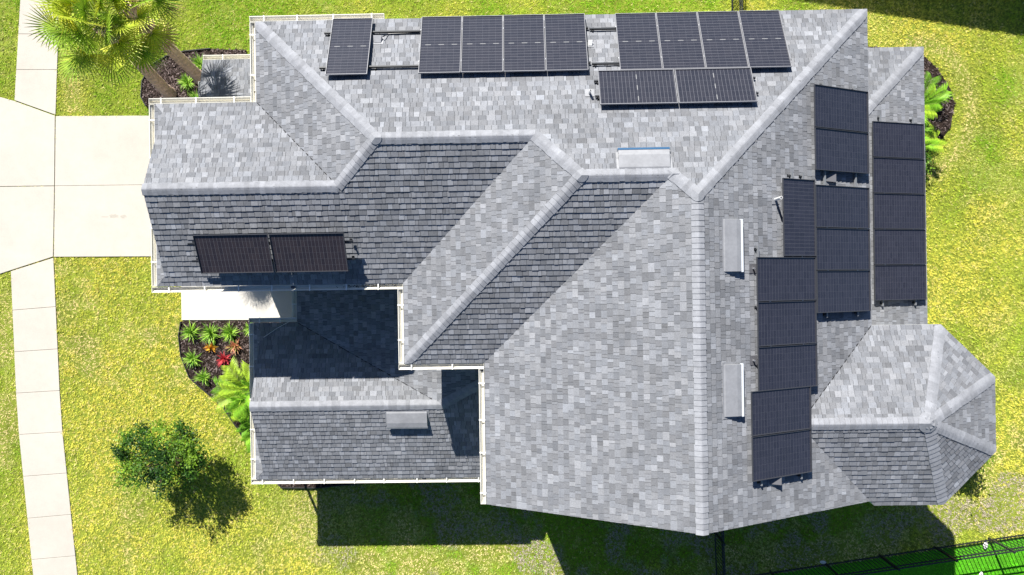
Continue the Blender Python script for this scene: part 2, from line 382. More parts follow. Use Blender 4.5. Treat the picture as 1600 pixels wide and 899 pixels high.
# ---------------------------------------------------------------- roof planes
P = .4608; ZU = 5.7; ZL = 2.7
class Plane:
    def __init__(s, n, d, z0=ZU, p=P): s.n = n; s.d = d; s.z0 = z0; s.p = p
    def z(s, X, Y): return s.z0+s.p*(s.d-(s.n[0]*X+s.n[1]*Y))
    def up(s):   # unit normal in world axes
        return Vector((s.p*s.n[0], -s.p*s.n[1], 1)).normalized()
Xe, Xm, X2, X1 = 8.85, -.9954, -3.05, -6.77
Yn, Ygn, Ygs, Ys3, Yg = -6.9158, -4.8469, -.1439, 1.9336, 5.5665
Pn, Ps, Px = 1.1176, 5.6875, 11.9337
XR, XP = -9.17, -9.42
h2 = (Ygs-Yn)/2; h3 = (Ys3-Yn)/2; hm = (Xe-Xm)/2; hg = (Ygs-Ygn)/2; hp = (Ps-Pn)/2
Pm = (Pn+Ps)/2; cx = Px-hp; so8 = hp*.41421
R2w = (X1+h2, Yn+h2); R2e = (X2+h2, Yn+h2); R3w = (X2+h3, Yn+h3); R3e = (Xm+h3, Yn+h3)
top = (Xm+hm, Yn+hm); apex = (Xm+hm, Yg); gar = (XR, Ygn+hg); gare = (X1+hg, Ygn+hg)
PAV = (Xe-hp, Pm); PAP = (cx, Pm)
pl = {'N': Plane((0, -1), -Yn), 'E': Plane((1, 0), Xe), 'Wm': Plane((-1, 0), -Xm), 'W2': Plane((-1, 0), -X2), 'W1': Plane((-1, 0), -X1),
      'S': Plane((0, 1), Ygs), 'S3': Plane((0, 1), Ys3), 'GN': Plane((0, -1), -Ygn), 'GP': Plane((-1, 0), -XP),
      'PN': Plane((0, -1), -Pn), 'PS': Plane((0, 1), Ps)}
r2 = math.sqrt(.5)
for k, n in (('P1', (r2, -r2)), ('P2', (1, 0)), ('P3', (r2, r2))): pl[k] = Plane(n, hp+n[0]*cx+n[1]*Pm)
dx = XR-XP
upper = {
 'N': [(X1, Yn), (Xe, Yn), top, R3e, R3w, R2e, R2w],
 'W1': [(X1, Yn), R2w, gare, (X1, Ygn)],
 'GN': [(X1, Ygn), gare, gar, (XR, Ygn+dx), (XP, Ygn)],
 'S': [R2w, R2e, (X2, Ygs), (XP, Ygs), (XR, Ygs-dx), gar, gare],
 'GP': [(XP, Ygn), (XP, Ygs), (-8.86, Ygs-.56), (-8.86, Ygn+.56)],
 'W2': [(X2, Ygs), R2e, R3w, (X2, Ys3)],
 'S3': [(X2, Ys3), R3w, R3e, (Xm, Ys3)],
 'Wm': [(Xm, Ys3), R3e, top, apex, (Xm, Yg)],
 'E': [top, (Xe, Yn), (Xe, Pn), PAV, (Xe-(Ps-Yg), Yg), apex],
 'PN': [(Xe, Pn), PAV, PAP, (cx+so8, Pn)],
 'PS': [PAV, PAP, (cx+so8, Ps), (Xe, Ps)],
 'P1': [PAP, (cx+so8, Pn), (Px, Pm-so8)],
 'P2': [PAP, (Px, Pm-so8), (Px, Pm+so8)],
 'P3': [PAP, (Px, Pm+so8), (cx+so8, Ps)]}
# lower storey roofs
q = .4251; b_ = .2252
pl['LS'] = Plane((0, 1), 5.69, ZL, q); pl['LN'] = Plane((0, -1), -.985, ZL, q); pl['LB'] = Plane((-1, 0), 6.80, ZL, b_); pl['LP'] = Plane((-1, 0), 8.12, ZL, q)
pl['SE'] = Plane((1, 0), 12.02, ZL, .29); pl['SN'] = Plane((0, -1), 6.95, ZL, .29); pl['NW'] = Plane((0, -1), 6.98, ZL, .25)
J = (-2.36, 3.3375)
porch = {
 'LN': [(-8.12, .985), (-6.80, .985), J, (-7.87, 3.3375), (-7.87, 1.235)],
 'LS': [J, (-.56, 2.37), (-.56, 5.69), (-8.12, 5.69), (-7.87, 5.44), (-7.87, 3.3375)],
 'LB': [(-6.80, .985), (-6.80, -.56), (-2.65, -.56), (-2.65, 1.54), (-.56, 1.54), (-.56, 2.37), J],
 'LP': [(-8.12, .985), (-8.12, 5.69), (-7.61, 5.18), (-7.61, 1.495)]}
strip = {'SE': [(12.02, -6.95), (12.02, 1.45), (8.46, 1.45), (8.46, -3.39)], 'SN': [(8.46, -6.95), (12.02, -6.95), (8.46, -3.39)]}
nwroof = {'NW': [(-9.55, -6.98), (-6.38, -6.98), (-6.38, -4.46), (-9.55, -4.46)]}

def clip_rect(poly, u0, u1, v0, v1):
    def cut(pts, ax, lim, sgn):
        out = []
        for i in range(len(pts)):
            a, b = pts[i-1], pts[i]; ia = sgn*(a[ax]-lim) >= 0; ib = sgn*(b[ax]-lim) >= 0
            if ia != ib:
                t = (lim-a[ax])/(b[ax]-a[ax]); out.append((a[0]+(b[0]-a[0])*t, a[1]+(b[1]-a[1])*t))
            if ib: out.append(b)
        return out
    for ax, lim, sg in ((0, u0, 1), (0, u1, -1), (1, v0, 1), (1, v1, -1)):
        poly = cut(poly, ax, lim, sg)
        if len(poly) < 3: return None
    return poly
def area(P_): return abs(sum(P_[i-1][0]*P_[i][1]-P_[i][0]*P_[i-1][1] for i in range(len(P_))))/2

def shingles(plane, poly, parent, seed=0, name='shingle_slope'):
    """Laminated shingle tabs: courses 143 mm apart up the slope, each tab a tilted slab with a real butt edge."""
    rnd = random.Random(seed*17+3)
    n = plane.n; t = (-n[1], n[0]); cs = 1/math.sqrt(1+plane.p**2)
    def uv(p): return (p[0]*t[0]+p[1]*t[1], (plane.d-(n[0]*p[0]+n[1]*p[1]))/cs)       # v up the slope from the eave
    def xyz(u, v, h):
        k = plane.d-v*cs; X = u*t[0]+k*n[0]; Y = u*t[1]+k*n[1]; U = plane.up()
        return (X+U.x*h, -Y+U.y*h, plane.z(X, Y)+U.z*h)
    pu = [uv(p) for p in poly]; us = [p[0] for p in pu]; vs = [p[1] for p in pu]
    mb = MB(); ex = .143; v = min(vs)-.01
    row = 0
    while v < max(vs):
        u = min(us)-rnd.uniform(0, .3); prev = None
        drift = rnd.uniform(-.02, .02)
        while u < max(us):
            wd = rnd.choice((.08, .11, .13, .15, .17, .21))*rnd.uniform(.9, 1.1)
            v0 = v+rnd.choice((0, 0, 0, .004, .008))
            r = clip_rect(pu, u+.0035, u+wd-.0035, v0, v+ex+.004)
            if r and area(r) > 2e-4:
                k = rnd.random()
                tone = .162 if k < .22 else (.187 if k < .50 else (.213 if k < .84 else .252))
                if prev == tone: tone *= rnd.choice((.88, 1.12))
                prev = tone
                tone *= rnd.uniform(.90, 1.10)*(1+drift); tint = rnd.uniform(-.012, .012)
                col = (tone*(1+tint), tone, tone*(1-tint*1.3))
                th = rnd.uniform(.011, .021)
                T_ = []; B_ = []
                for (a, bb) in r:
                    f = 1-min(max((bb-v)/ex, 0), 1)
                    T_.append(xyz(a, bb, .003+th*f)); B_.append(xyz(a, bb, -.004))
                base = len(mb.v); m = len(r); mb.v.extend(T_); mb.v.extend(B_)
                mb.f.append(tuple(range(base, base+m))); mb.c.append(col); mb.m.append(0)
                for i in range(m):
                    j = (i+1) % m; mb.f.append((base+j, base+i, base+m+i, base+m+j)); mb.c.append((col[0]*.8, col[1]*.8, col[2]*.8)); mb.m.append(0)
            u += wd
        v += ex; row += 1
    return mb.build(name, M['shingle'], parent, recalc=False)

def caps(name, p0, p1, pa, pb, parent, seed, wdt=.145, step=.125):
    """Overlapping bent cap shingles along a hip or ridge, from the low end p0 to the high end p1."""
    rnd = random.Random(seed); d = Vector((p1[0]-p0[0], p1[1]-p0[1])); L_ = d.length; d.normalize(); nn = Vector((-d.y, d.x))
    mb = MB(); k = 0; s = -.02
    def pt(s_, w_, h):
        X = p0[0]+d.x*s_+nn.x*w_; Y = p0[1]+d.y*s_+nn.y*w_
        
        for kk in (pa, pb):
            n_ = pl[kk].n; ex_ = n_[0]*X+n_[1]*Y-pl[kk].d
            if ex_ > 0: X -= n_[0]*ex_; Y -= n_[1]*ex_
        z = min(pl[pa].z(X, Y), pl[pb].z(X, Y)); return (X, -Y, z+h)
    while s < L_-.01:
        e = min(s+step+.012, L_+.02); tone = rnd.choice((.24, .26, .27, .285, .30, .27))*rnd.uniform(.95, 1.05); j = rnd.uniform(-.008, .008)
        w2 = wdt+j; hi, lo = .034, .022
        # wings follow the two slopes; centre softly rounded
        ws = [-w2, -w2*.4, -.012, .012, w2*.4, w2]
        zz = [0, 0, -.004, -.004, 0, 0]
        A = [pt(s, w_, hi+z_) for w_, z_ in zip(ws, zz)]; Bq = [pt(e, w_, lo+z_) for w_, z_ in zip(ws, zz)]
        A0 = [pt(s, w_, .0) for w_ in ws]; B0 = [pt(e, w_, .0) for w_ in ws]
        for i in range(5): mb.face([A[i], A[i+1], Bq[i+1], Bq[i]], (tone, tone, tone*1.01)); mb.face([A0[i], A0[i+1], A[i+1], A[i]], (tone*.85,)*3)
        mb.face([A0[0], A[0], Bq[0], B0[0]], (tone*.9,)*3); mb.face([A0[5], A[5], Bq[5], B0[5]], (tone*.9,)*3)
        s += step
    return mb.build(name, M['cap'], parent, recalc=False)

def deck(slopes, parent):
    mb = MB()
    for k, poly in slopes.items():
        pn = pl[k]; mb.prism([W(x, y, pn.z(x, y)-.006) for x, y in poly], [W(x, y, pn.z(x, y)-.15) for x, y in poly])
        mb.m[-len(poly)-2] = 1
    return mb.build('roof_deck', [M['deck'], M['felt']], parent)

house = empty('house', (0, 0, 0), 'large house with grey shingle roofs, seen from straight above, in the middle of the lawn', 'house')
def roof(slopes, seed):
    d = deck(slopes, house); d.name = 'roof'
    for i, (k, poly) in enumerate(slopes.items()): shingles(pl[k], poly, d, seed+i)
    return d
rf = roof(upper, 1); rp_ = roof(porch, 40); rs = roof(strip, 60); rn = roof(nwroof, 70)

cap_list = [ # low end, high end, planes, roof
 ((X1, Yn), R2w, 'N', 'W1'), (R2w, R2e, 'N', 'S'), (R2e, R3w, 'N', 'W2'), (R3w, R3e, 'N', 'S3'), (R3e, top, 'N', 'Wm'),
 ((Xe, Yn), top, 'N', 'E'), (apex, top, 'Wm', 'E'), (gar, gare, 'GN', 'S'), (gare, R2w, 'W1', 'S'), ((X2, Ys3), R3w, 'W2', 'S3'),
 ((Xe-hp, Pm), (cx, Pm), 'PN', 'PS'), ((cx+so8, Pn), PAP, 'PN', 'P1'), ((Px, Pm-so8), PAP, 'P1', 'P2'), ((Px, Pm+so8), PAP, 'P2', 'P3'), ((cx+so8, Ps), PAP, 'P3', 'PS')]
for i, (a, b, pa, pb) in enumerate(cap_list): caps('ridge_cap', a, b, pa, pb, rf, i)
caps('ridge_cap', (-7.87, 3.3375), J, 'LN', 'LS', rp_, 30); caps('ridge_cap', J, (-.56, 2.37), 'LB', 'LS', rp_, 31)
caps('ridge_cap', (12.02, -6.95), (8.46, -3.39), 'SE', 'SN', rs, 32)

def valley(a, b, pa, pb, parent):
    mb = MB(); za = max(pl[pa].z(*a), pl[pb].z(*a)); zb = max(pl[pa].z(*b), pl[pb].z(*b)); mb.bar(W(*a, za+.008), W(*b, zb+.008), .022, .016); mb.build('valley_strip', M['felt'], parent)
valley((X1, Ygn), gare, 'W1', 'GN', rf); valley((Xe, Pn), PAV, 'E', 'PN', rf); valley((-6.80, .985), J, 'LN', 'LB', rp_)
def peak(x, y, r, planes, parent):
    mb = MB(); c = (x, -y, min(pl[k].z(x, y) for k in planes)+.050); ring = []
    for i in range(16):
        a = i*math.pi/8; X = x+r*math.cos(a); Y = y+r*math.sin(a); ring.append((X, -Y, min(pl[k].z(X, Y) for k in planes)+.042))
    for i in range(16): j = (i+1) % 16; mb.face([c, ring[i], ring[j]], (.27, .27, .272)); mb.face([ring[i], ring[j], (ring[j][0], ring[j][1], ring[j][2]-.03), (ring[i][0], ring[i][1], ring[i][2]-.03)], (.27,)*3)
    mb.build('peak_cap', M['cap'], parent, recalc=False)
peak(*PAP, .25, ('PN', 'PS', 'P1', 'P2', 'P3'), rf); peak(*top, .16, ('N', 'E', 'Wm'), rf); peak(*R3w, .15, ('N', 'S3', 'W2'), rf); peak(*R2w, .15, ('N', 'S', 'W1'), rf); peak(*R3e, .15, ('N', 'Wm', 'S3'), rf)
# fascia boards under the eaves and rakes
def fascia(pts, z, parent):
    mb = MB()
    for a, b in pts: mb.bar(W(a[0], a[1], z-.12), W(b[0], b[1], z-.12), .02, .2)
    return mb.build('fascia', M['trim'], parent)
fascia([((X1, Yn+.03), (Xe-.03, Yn+.03)), ((Xe-.03, Yn+.03), (Xe-.03, Pn)), ((Xe, Pn+.03), (cx+so8, Pn+.03)), ((cx+so8-.02, Pn+.03), (Px-.03, Pm-so8+.02)),
        ((Px-.03, Pm-so8), (Px-.03, Pm+so8)), ((Px-.03, Pm+so8-.02), (cx+so8-.02, Ps-.03)), ((cx+so8, Ps-.03), (Xe, Ps-.03)), ((Xm+.03, Yg), (Xm+.03, Ys3)),
        ((Xm, Ys3-.03), (X2, Ys3-.03)), ((X2+.03, Ys3), (X2+.03, Ygs)), ((X2, Ygs-.03), (XP, Ygs-.03)), ((XP+.03, Ygs), (XP+.03, Ygn)), ((XP, Ygn+.03), (X1, Ygn+.03)), ((X1+.03, Ygn), (X1+.03, Yn))], ZU, rf)
fascia([((-8.12, 5.66), (-.56, 5.66)), ((-8.09, 5.66), (-8.09, 1.0)), ((-8.09, 1.02), (-6.8, 1.02)), ((-6.77, 1.0), (-6.77, -.5))], ZL, rp_)
fascia([((11.99, -6.95), (11.99, 1.45)), ((12.0, -6.92), (8.5, -6.92)), ((12.0, 1.42), (11.3, 1.42))], ZL, rs)
fascia([((-9.52, -6.95), (-6.4, -6.95)), ((-9.52, -6.95), (-9.52, -4.5))], ZL, rn)

# ---------------------------------------------------------------- gutters
def gutter(a, b, out, z, name='gutter', ends=(0, 0), hanger=.92, label=None):
    """open K-profile trough from a to b (plan), out = outward plan normal; hangers span the trough"""
    a = Vector(a); b = Vector(b); o2 = Vector(out); d = (b-a).normalized(); a = a-d*ends[0]; b = b+d*ends[1]; L_ = (b-a).length
    prof = [(0, -.005), (0, -.11), (.085, -.12), (.095, -.075), (.138, -.03), (.138, -.004), (.122, -.004), (.122, -.026), (.084, -.068), (.074, -.108), (.008, -.1), (.008, -.005)]
    mb = MB()
    def pt(s, r, z_): p_ = a+d*s+o2*r; return (p_.x, -p_.y, z+z_)
    m = len(prof)
    for i in range(m):
        j = (i+1) % m; mb.face([pt(0, *prof[i]), pt(0, *prof[j]), pt(L_, *prof[j]), pt(L_, *prof[i])])
    for s in (0, L_-.008):
        c_ = [(0, -.005), (0, -.11), (.085, -.12), (.095, -.075), (.138, -.03), (.138, -.004)]
        mb.prism([pt(s, *x) for x in c_], [pt(s+.008, *x) for x in c_])
    ob = mb.build(name, M['gutter'], house)
    s = hanger*.4
    while s < L_-.1:
        s0 = s+random.uniform(-.08, .08); hb = MB()
        hb.prism([pt(s0, -.02, .004), pt(s0, .148, .003), pt(s0+.032, .148, .003), pt(s0+.032, -.02, .004)], [pt(s0, -.02, -.004), pt(s0, .148, -.012), pt(s0+.032, .148, -.012), pt(s0+.032, -.02, -.004)])
        hb.build('hanger', M['trim'], ob); s += hanger
    if label: ob['label'] = label
    return ob
G_ = .02
gutter((X1, Yn-G_), (-1.35-2.1, Yn-G_), (0, -1), ZU, ends=(.16, 0))
gutter((X1-G_, Yn), (X1-G_, Ygn), (-1, 0), ZU, ends=(.0, .0))
gutter((XP, Ygn-G_), (X1-.16, Ygn-G_), (0, -1), ZU, ends=(.16, 0))
gutter((XP-G_, Ygn), (XP-G_, Ygs), (-1, 0), ZU)
gutter((XP, Ygs+G_), (X2-.02, Ygs+G_), (0, 1), ZU, ends=(.16, 0))
gutter((X2-G_, Ygs+.16), (X2-G_, Ys3), (-1, 0), ZU)
gutter((X2, Ys3+G_), (Xm-.02, Ys3+G_), (0, 1), ZU, ends=(.16, 0))
gutter((Xm-G_, Ys3+.16), (Xm-G_, Yg), (-1, 0), ZU)
gutter((-8.12, 5.69+G_), (-1.0, 5.69+G_), (0, 1), ZL, ends=(.16, 0))
gutter((-8.12-G_, .985), (-8.12-G_, 5.69), (-1, 0), ZL)
gutter((-8.12, .985-G_), (-6.82, .985-G_), (0, -1), ZL, ends=(.16, 0), hanger=.7)
gutter((-6.80-G_, -.5), (-6.80-G_, .83), (-1, 0), ZL, hanger=.6)
gutter((-9.55, -6.98-G_), (-6.9, -6.98-G_), (0, -1), ZL, hanger=1.4)
gutter((-9.55-G_, -6.35), (-9.55-G_, -4.95), (-1, 0), ZL, hanger=.6)

# debris and outlets in gutters
mb = MB()
for i in range(160):
    x = -3.95+random.gauss(0, .5)*.8; 
    if x > -3.15 or x < -5: continue
    y = Ygs+.065+random.uniform(-.035, .03); s = random.uniform(.006, .022); a = random.uniform(0, 3.1)
    mb.face([(x+s*math.cos(a+k), -(y+.5*s*math.sin(a+k)), ZU-.085+random.uniform(0, .03)) for k in (0, 1.57, 3.14, 4.71)])
tag(mb.build('leaf_litter', M['debris'], recalc=False), 'dark wet leaf litter lying in the gutter above the shaded lower roof', 'leaf litter', kind='stuff')
for (x, y, z) in ((-5.93, Ygs+.07, ZU), (-3.05, 5.76, ZL)):
    mb = MB(); mb.box(x-.05, x+.05, -y-.025, -y+.025, z-.1, z-.06); mb.build('gutter_outlet', M['lead'], house)
def downspout(x, y, z0, z1):
    mb = MB(); mb.box(x-.04, x+.04, -y-.03, -y+.03, z0, z1); mb.box(x-.055, x+.055, -y-.045, -y+.045, z1-.12, z1); mb.build('downspout', M['gutter'], house, bevel=.008)
downspout(X1-.1, Ygn-.30, 3.35, 5.6); downspout(-3.16, 0.02, 3.7, 5.6); downspout(Xm-.09, 2.15, 3.8, 5.6); downspout(-7.95, 5.52, .05, 2.6)
mb = MB(); mb.tube([W(-7.0, .93, 2.74), W(-7.35, 1.12, 2.79), W(-7.75, 1.4, 2.93)], .007, 6); mb.build('roof_wire', M['pvc'], house)

# ---------------------------------------------------------------- walls, gables, openings
def wall(poly, z1, z0=0):
    mb = MB(); mb.prism([W(x, y, z1) for x, y in poly], [W(x, y, z0) for x, y in poly]); return mb.build('wall', M['stucco'], house)
wall([(-8.85, -4.45), (-6.37, -4.45), (-6.37, -6.5), (8.45, -6.5), (8.45, 1.5), (cx+.8, 1.5), (Px-.4, Pm-.8), (Px-.4, Pm+.8), (cx+.8, 5.3), (8.45, 5.3), (8.45, 5.2), (-.57, 5.2), (-.57, 1.53), (-2.66, 1.53), (-2.66, -.55), (-8.85, -.55)], 5.56)
wall([(-6.4, -.54), (-.58, -.54), (-.58, 5.3), (-7.6, 5.3), (-7.6, 1.4), (-6.4, 1.4)], 2.56)
wall([(-9.2, -6.58), (-6.38, -6.58), (-6.38, -4.46), (-9.2, -4.46)], 2.56)
wall([(8.46, -6.52), (11.6, -6.52), (11.6, 1.35), (8.46, 1.35)], 2.56)
mb = MB(); zz = pl['E']
mb.prism([W(-.57, 5.2, 5.5), W(8.4, 5.2, 5.5), W(apex[0], 5.2, pl['E'].z(apex[0], 0)-.16)], [W(-.57, 5.1, 5.5), W(8.4, 5.1, 5.5), W(apex[0], 5.1, pl['E'].z(apex[0], 0)-.16)])
mb.build('gable', M['stucco'], house)
mb = MB(); mb.prism([W(-8.85, -4.3, 5.5), W(-8.85, -.7, 5.5), W(-8.85, gar[1], pl['S'].z(0, gar[1])-.16)], [W(-8.75, -4.3, 5.5), W(-8.75, -.7, 5.5), W(-8.75, gar[1], pl['S'].z(0, gar[1])-.16)]); mb.build('gable', M['stucco'], house)
mb = MB(); mb.prism([W(-7.6, 1.5, 2.5), W(-7.6, 5.2, 2.5), W(-7.6, 3.3375, 3.5)], [W(-7.5, 1.5, 2.5), W(-7.5, 5.2, 2.5), W(-7.5, 3.3375, 3.5)]); mb.build('gable', M['stucco'], house)
def opening(kind, p, q_, z0, z1, out):
    p = Vector(p); q_ = Vector(q_); o2 = Vector(out); d = (q_-p).normalized()
    def prism(mb, s0, s1, za, zb, r0, r1):
        def pt(s, r, z): v = p+d*s+o2*r; return (v.x, -v.y, z)
        mb.prism([pt(s0, r1, zb), pt(s1, r1, zb), pt(s1, r0, zb), pt(s0, r0, zb)], [pt(s0, r1, za), pt(s1, r1, za), pt(s1, r0, za), pt(s0, r0, za)])
    L_ = (q_-p).length; fr = MB()
    for a in ((0, .07, z0, z1), (L_-.07, L_, z0, z1), (.07, L_-.07, z1-.07, z1), (.07, L_-.07, z0, z0+.07)): prism(fr, *a, -.02, .035)
    if kind == 'window': prism(fr, .07, L_-.07, (z0+z1)/2-.02, (z0+z1)/2+.02, -.02, .03)
    if kind == 'garage_door':
        for i in range(4): prism(fr, .07, L_-.07, z0+.07+i*(z1-z0-.14)/4+.01, z0+.07+(i+1)*(z1-z0-.14)/4-.01, -.02, .02)
    f = fr.build(kind, M['trim'], house)
    if kind == 'window': g2 = MB(); prism(g2, .071, L_-.071, z0+.071, z1-.071, -.01, .012); g2.build('pane', M['glass'], f)
opening('garage_door', (-8.85, -4.2+.35), (-8.85, -1.0), .03, 2.35, (-1, 0))
opening('window', (-8.85, -3.1), (-8.85, -1.9), 3.6, 4.9, (-1, 0))
opening('window', (-7.6, 2.6), (-7.6, 4.1), .9, 2.2, (-1, 0))
for x in (1.2, 4.6, 7.0): opening('window', (x, 5.2), (x+1.1, 5.2), 3.7, 5.0, (0, 1)); opening('window', (x, 5.2), (x+1.1, 5.2), .9, 2.2, (0, 1))
for y in (-5, -2.5): opening('window', (11.6, y), (11.6, y+1.6), .6, 2.2, (1, 0))
for x in (-5, 0, 5): opening('window', (x, -6.5), (x+1.2, -6.5), 3.6, 4.9, (0, -1))

# ---------------------------------------------------------------- roof vents and pipes
def onplane(k, X, Y, off=0): 
    v = Vector(W(X, Y, pl[k].z(X, Y))); return v+pl[k].up()*off
def frame_of(k):
    pn = pl[k]; n = pn.n; U = pn.up(); dn = Vector((n[0], -n[1], -pn.p)).normalized(); al = U.cross(dn).normalized(); return al, dn, U
def slant_vent(k, X, Y, length, depth, lip):
    """off-ridge vent: low at its upper edge, open mouth at its lower edge"""
    al, dn, U = frame_of(k); c0 = onplane(k, X, Y)
    r = bpy.data.objects.new('roof_vent', None); C.objects.link(r); r.parent = house; r.location = c0; r.empty_display_size = .1
    def pt(a, d, h): return tuple(al*a+dn*d+U*h)
    l2 = length/2; mb = MB()
    mb.prism([pt(-l2-.05, -depth*.55, .021), pt(l2+.05, -depth*.55, .021), pt(l2+.05, depth*.55, .021), pt(-l2-.05, depth*.55, .021)], [pt(-l2-.05, -depth*.55, .012), pt(l2+.05, -depth*.55, .012), pt(l2+.05, depth*.55, .012), pt(-l2-.05, depth*.55, .012)])
    mb.build('flange', M['galv'], r)
    mb = MB()
    prof = [(-depth*.5, .022), (-depth*.42, .045), (depth*.22, .125), (depth*.5, .135), (depth*.5, .105), (depth*.25, .095), (depth*.25, .022)]
    mb.prism([pt(-l2, *x) for x in prof], [pt(l2, *x) for x in prof]); mb.build('hood', M['galv'], r, bevel=.006)
    mb = MB(); mb.prism([pt(-l2-.01, depth*.5+.002, .14), pt(l2+.01, depth*.5+.002, .14), pt(l2+.01, depth*.5+.06, .135), pt(-l2-.01, depth*.5+.06, .135)], [pt(-l2-.01, depth*.5+.002, .08), pt(l2+.01, depth*.5+.002, .08), pt(l2+.01, depth*.5+.06, .08), pt(-l2-.01, depth*.5+.06, .08)])
    mb.build('lip', lip, r)
    return r
slant_vent('N', 2.81, -2.82, 1.16, .44, M['bluelip'])['label'] = 'pale metal roof vent just above the middle ridge'
slant_vent('E', 4.73, -.86, 1.18, .42, M['bluewhite'])['label'] = 'upper of two long vents right of the long ridge'
slant_vent('E', 4.69, 2.42, 1.18, .42, M['bluewhite'])['label'] = 'lower of two long vents right of the long ridge'
slant_vent('LS', -3.38, 3.74, 1.17, .44, M['galv'])['label'] = 'grey metal vent on the lower wing'

def pipe(k, X, Y, r, h, m='pvc', elbow=None):
    c0 = onplane(k, X, Y); mb = MB(); e = bpy.data.objects.new('vent_pipe', None); C.objects.link(e); e.parent = house; e.location = c0
    pts = [(0, 0, -.02), (0, 0, h*.5), (0, 0, h)]; n = 14
    for i in range(n): pass
    mb.tube(pts, r, n); mb.build('pipe', M[m], e)
    mb = MB(); mb.tube([(0, 0, h-.01), (0, 0, h+.003)], [r*.75, r*.75], n); mb.build('bore', M['lead'], e)
    al, dn, U = frame_of(k); mb = MB(); s = .11
    mb.prism([tuple(al*a+dn*b+U*.024) for a, b in ((-s, -s), (s, -s), (s, s), (-s, s))], [tuple(al*a+dn*b+U*.012) for a, b in ((-s, -s), (s, -s), (s, s), (-s, s))]); mb.build('flashing', M['galv'] if m == 'pvc' else M['lead'], e)
pipe('E', 5.98, -1.96, .035, .38); pipe('N', 1.68, -4.62, .03, .26)
pipe('E', 5.33, -.34, .02, .12, 'alu'); pipe('E', 5.30, 1.78, .02, .12, 'alu')
def box_vent(k, X, Y, a, b, h, m, name='box_vent', label=None):
    al, dn, U = frame_of(k); c0 = onplane(k, X, Y); e = bpy.data.objects.new(name, None); C.objects.link(e); e.parent = house; e.location = c0
    mb = MB()
    def pt(x, y, z): return tuple(al*x+dn*y+U*z)
    mb.prism([pt(-a*.7, -b, h*.25), pt(a*.7, -b, h*.25), pt(a, b, h), pt(-a, b, h)], [pt(-a, -b, .01), pt(a, -b, .01), pt(a, b, .01), pt(-a, b, .01)]); mb.build('hood', M[m], e, bevel=.006)
    mb = MB(); mb.prism([pt(-a-.03, -b-.03, .02), pt(a+.03, -b-.03, .02), pt(a+.03, b+.03, .02), pt(-a-.03, b+.03, .02)], [pt(-a-.03, -b-.03, .01), pt(a+.03, -b-.03, .01), pt(a+.03, b+.03, .01), pt(-a-.03, b+.03, .01)]); mb.build('flange', M['galv'], e)
    if label: e['label'] = label
box_vent('E', 5.80, 4.62, .10, .12, .16, 'hoodgrey', label='small grey hood below the lowest solar panel')
box_vent('E', 7.55, -2.55, .11, .13, .13, 'hoodgrey', label='small grey hood in the gap between the panels')
box_vent('N', 1.78, -6.0, .06, .05, .13, 'pvc', 'junction_box', 'small white box between two panel groups')
box_vent('N', -3.55, -6.25, .11, .08, .12, 'galv', 'junction_box', 'grey junction box beside the single panel')
mb = MB(); mb.tube([tuple(onplane('N', -3.42, -6.28, .1)), tuple(onplane('N', -3.3, -6.42, .05)), tuple(onplane('N', -2.5, -6.44, .05))], .012, 6); mb.build('conduit', M['blackmetal'], house)

# ---------------------------------------------------------------- solar panels
PW, PL = 1.018, 1.828
def make_panel():
    root = bpy.data.objects.new('solar_panel', None); C.objects.link(root); root.empty_display_size = .2
    mb = MB(); a, b = PW/2-.012, PL/2-.012; mb.box(-a, a, -b, b, -.01, .0); mb.build('cell_sheet', M['cells'], root)
    mb = MB(); A, B_ = PW/2, PL/2
    mb.box(-A, -A+.012, -B_, B_, -.035, .003); mb.box(A-.012, A, -B_, B_, -.035, .003); mb.box(-A+.012, A-.012, -B_, -B_+.012, -.035, .003); mb.box(-A+.012, A-.012, B_-.012, B_, -.035, .003)
    mb.build('frame', M['frame'], root)
    for y in (-PL*.28, PL*.28):
        mb = MB(); mb.box(A-.004, A+.014, y-.02, y+.02, .0, .012); mb.build('clamp', M['alu'], root)
    return root
proto = make_panel(); first = [True]
def place_panel(k, X, Y, landscape, label, flip=False, off=.13, spin=0):
    """centre (X, Y) in plan; portrait: long side runs up the slope"""
    if first[0]: o = proto; first[0] = False
    else: o = copy_thing(proto)
    al, dn, U = frame_of(k)
    x, y = (al, dn) if not landscape else (dn, -al)
    if flip: x, y = -x, -y
    z = x.cross(y)
    m = Matrix((x, y, z)).transposed().to_4x4(); m.translation = onplane(k, X, Y, off)
    if spin: m = m @ Matrix.Rotation(spin, 4, 'Z')
    m = m @ Matrix.Rotation(random.uniform(-.004, .004), 4, 'Y') @ Matrix.Rotation(random.uniform(-.003, .003), 4, 'X')
    for ch in o.children:
        if ch.name.startswith('frame'): ch.material_slots[0].link = 'OBJECT'; ch.material_slots[0].material = M['frame_lit' if k == 'N' else 'frame']
        if ch.name.startswith('cell'): ch.material_slots[0].link = 'OBJECT'; ch.material_slots[0].material = M['cells_'+k]
    o.matrix_world = m; tag(o, label, 'solar panel', 'black solar panels on the grey roofs'); return o
cs = 1/math.sqrt(1+P*P); cyN = -5.985; PI = 1.035
place_panel('N', -4.21, -5.99, False, 'solar panel standing alone near the top left corner of the roof')
names4 = ['leftmost panel', 'second panel from the left', 'third panel from the left', 'rightmost panel']
for i in range(4): place_panel('N', -1.94+i*PI, cyN, False, names4[i]+' in the row of four, left of the white box')
for i in range(4): place_panel('N', 2.95+i*PI, cyN+.02, False, names4[i]+' in the top right row of four')
place_panel('N', 2.81, -4.66, True, 'left one of two sideways panels just under the top right row'); place_panel('N', 4.66, -4.66, True, 'right one of two sideways panels just under the top right row')
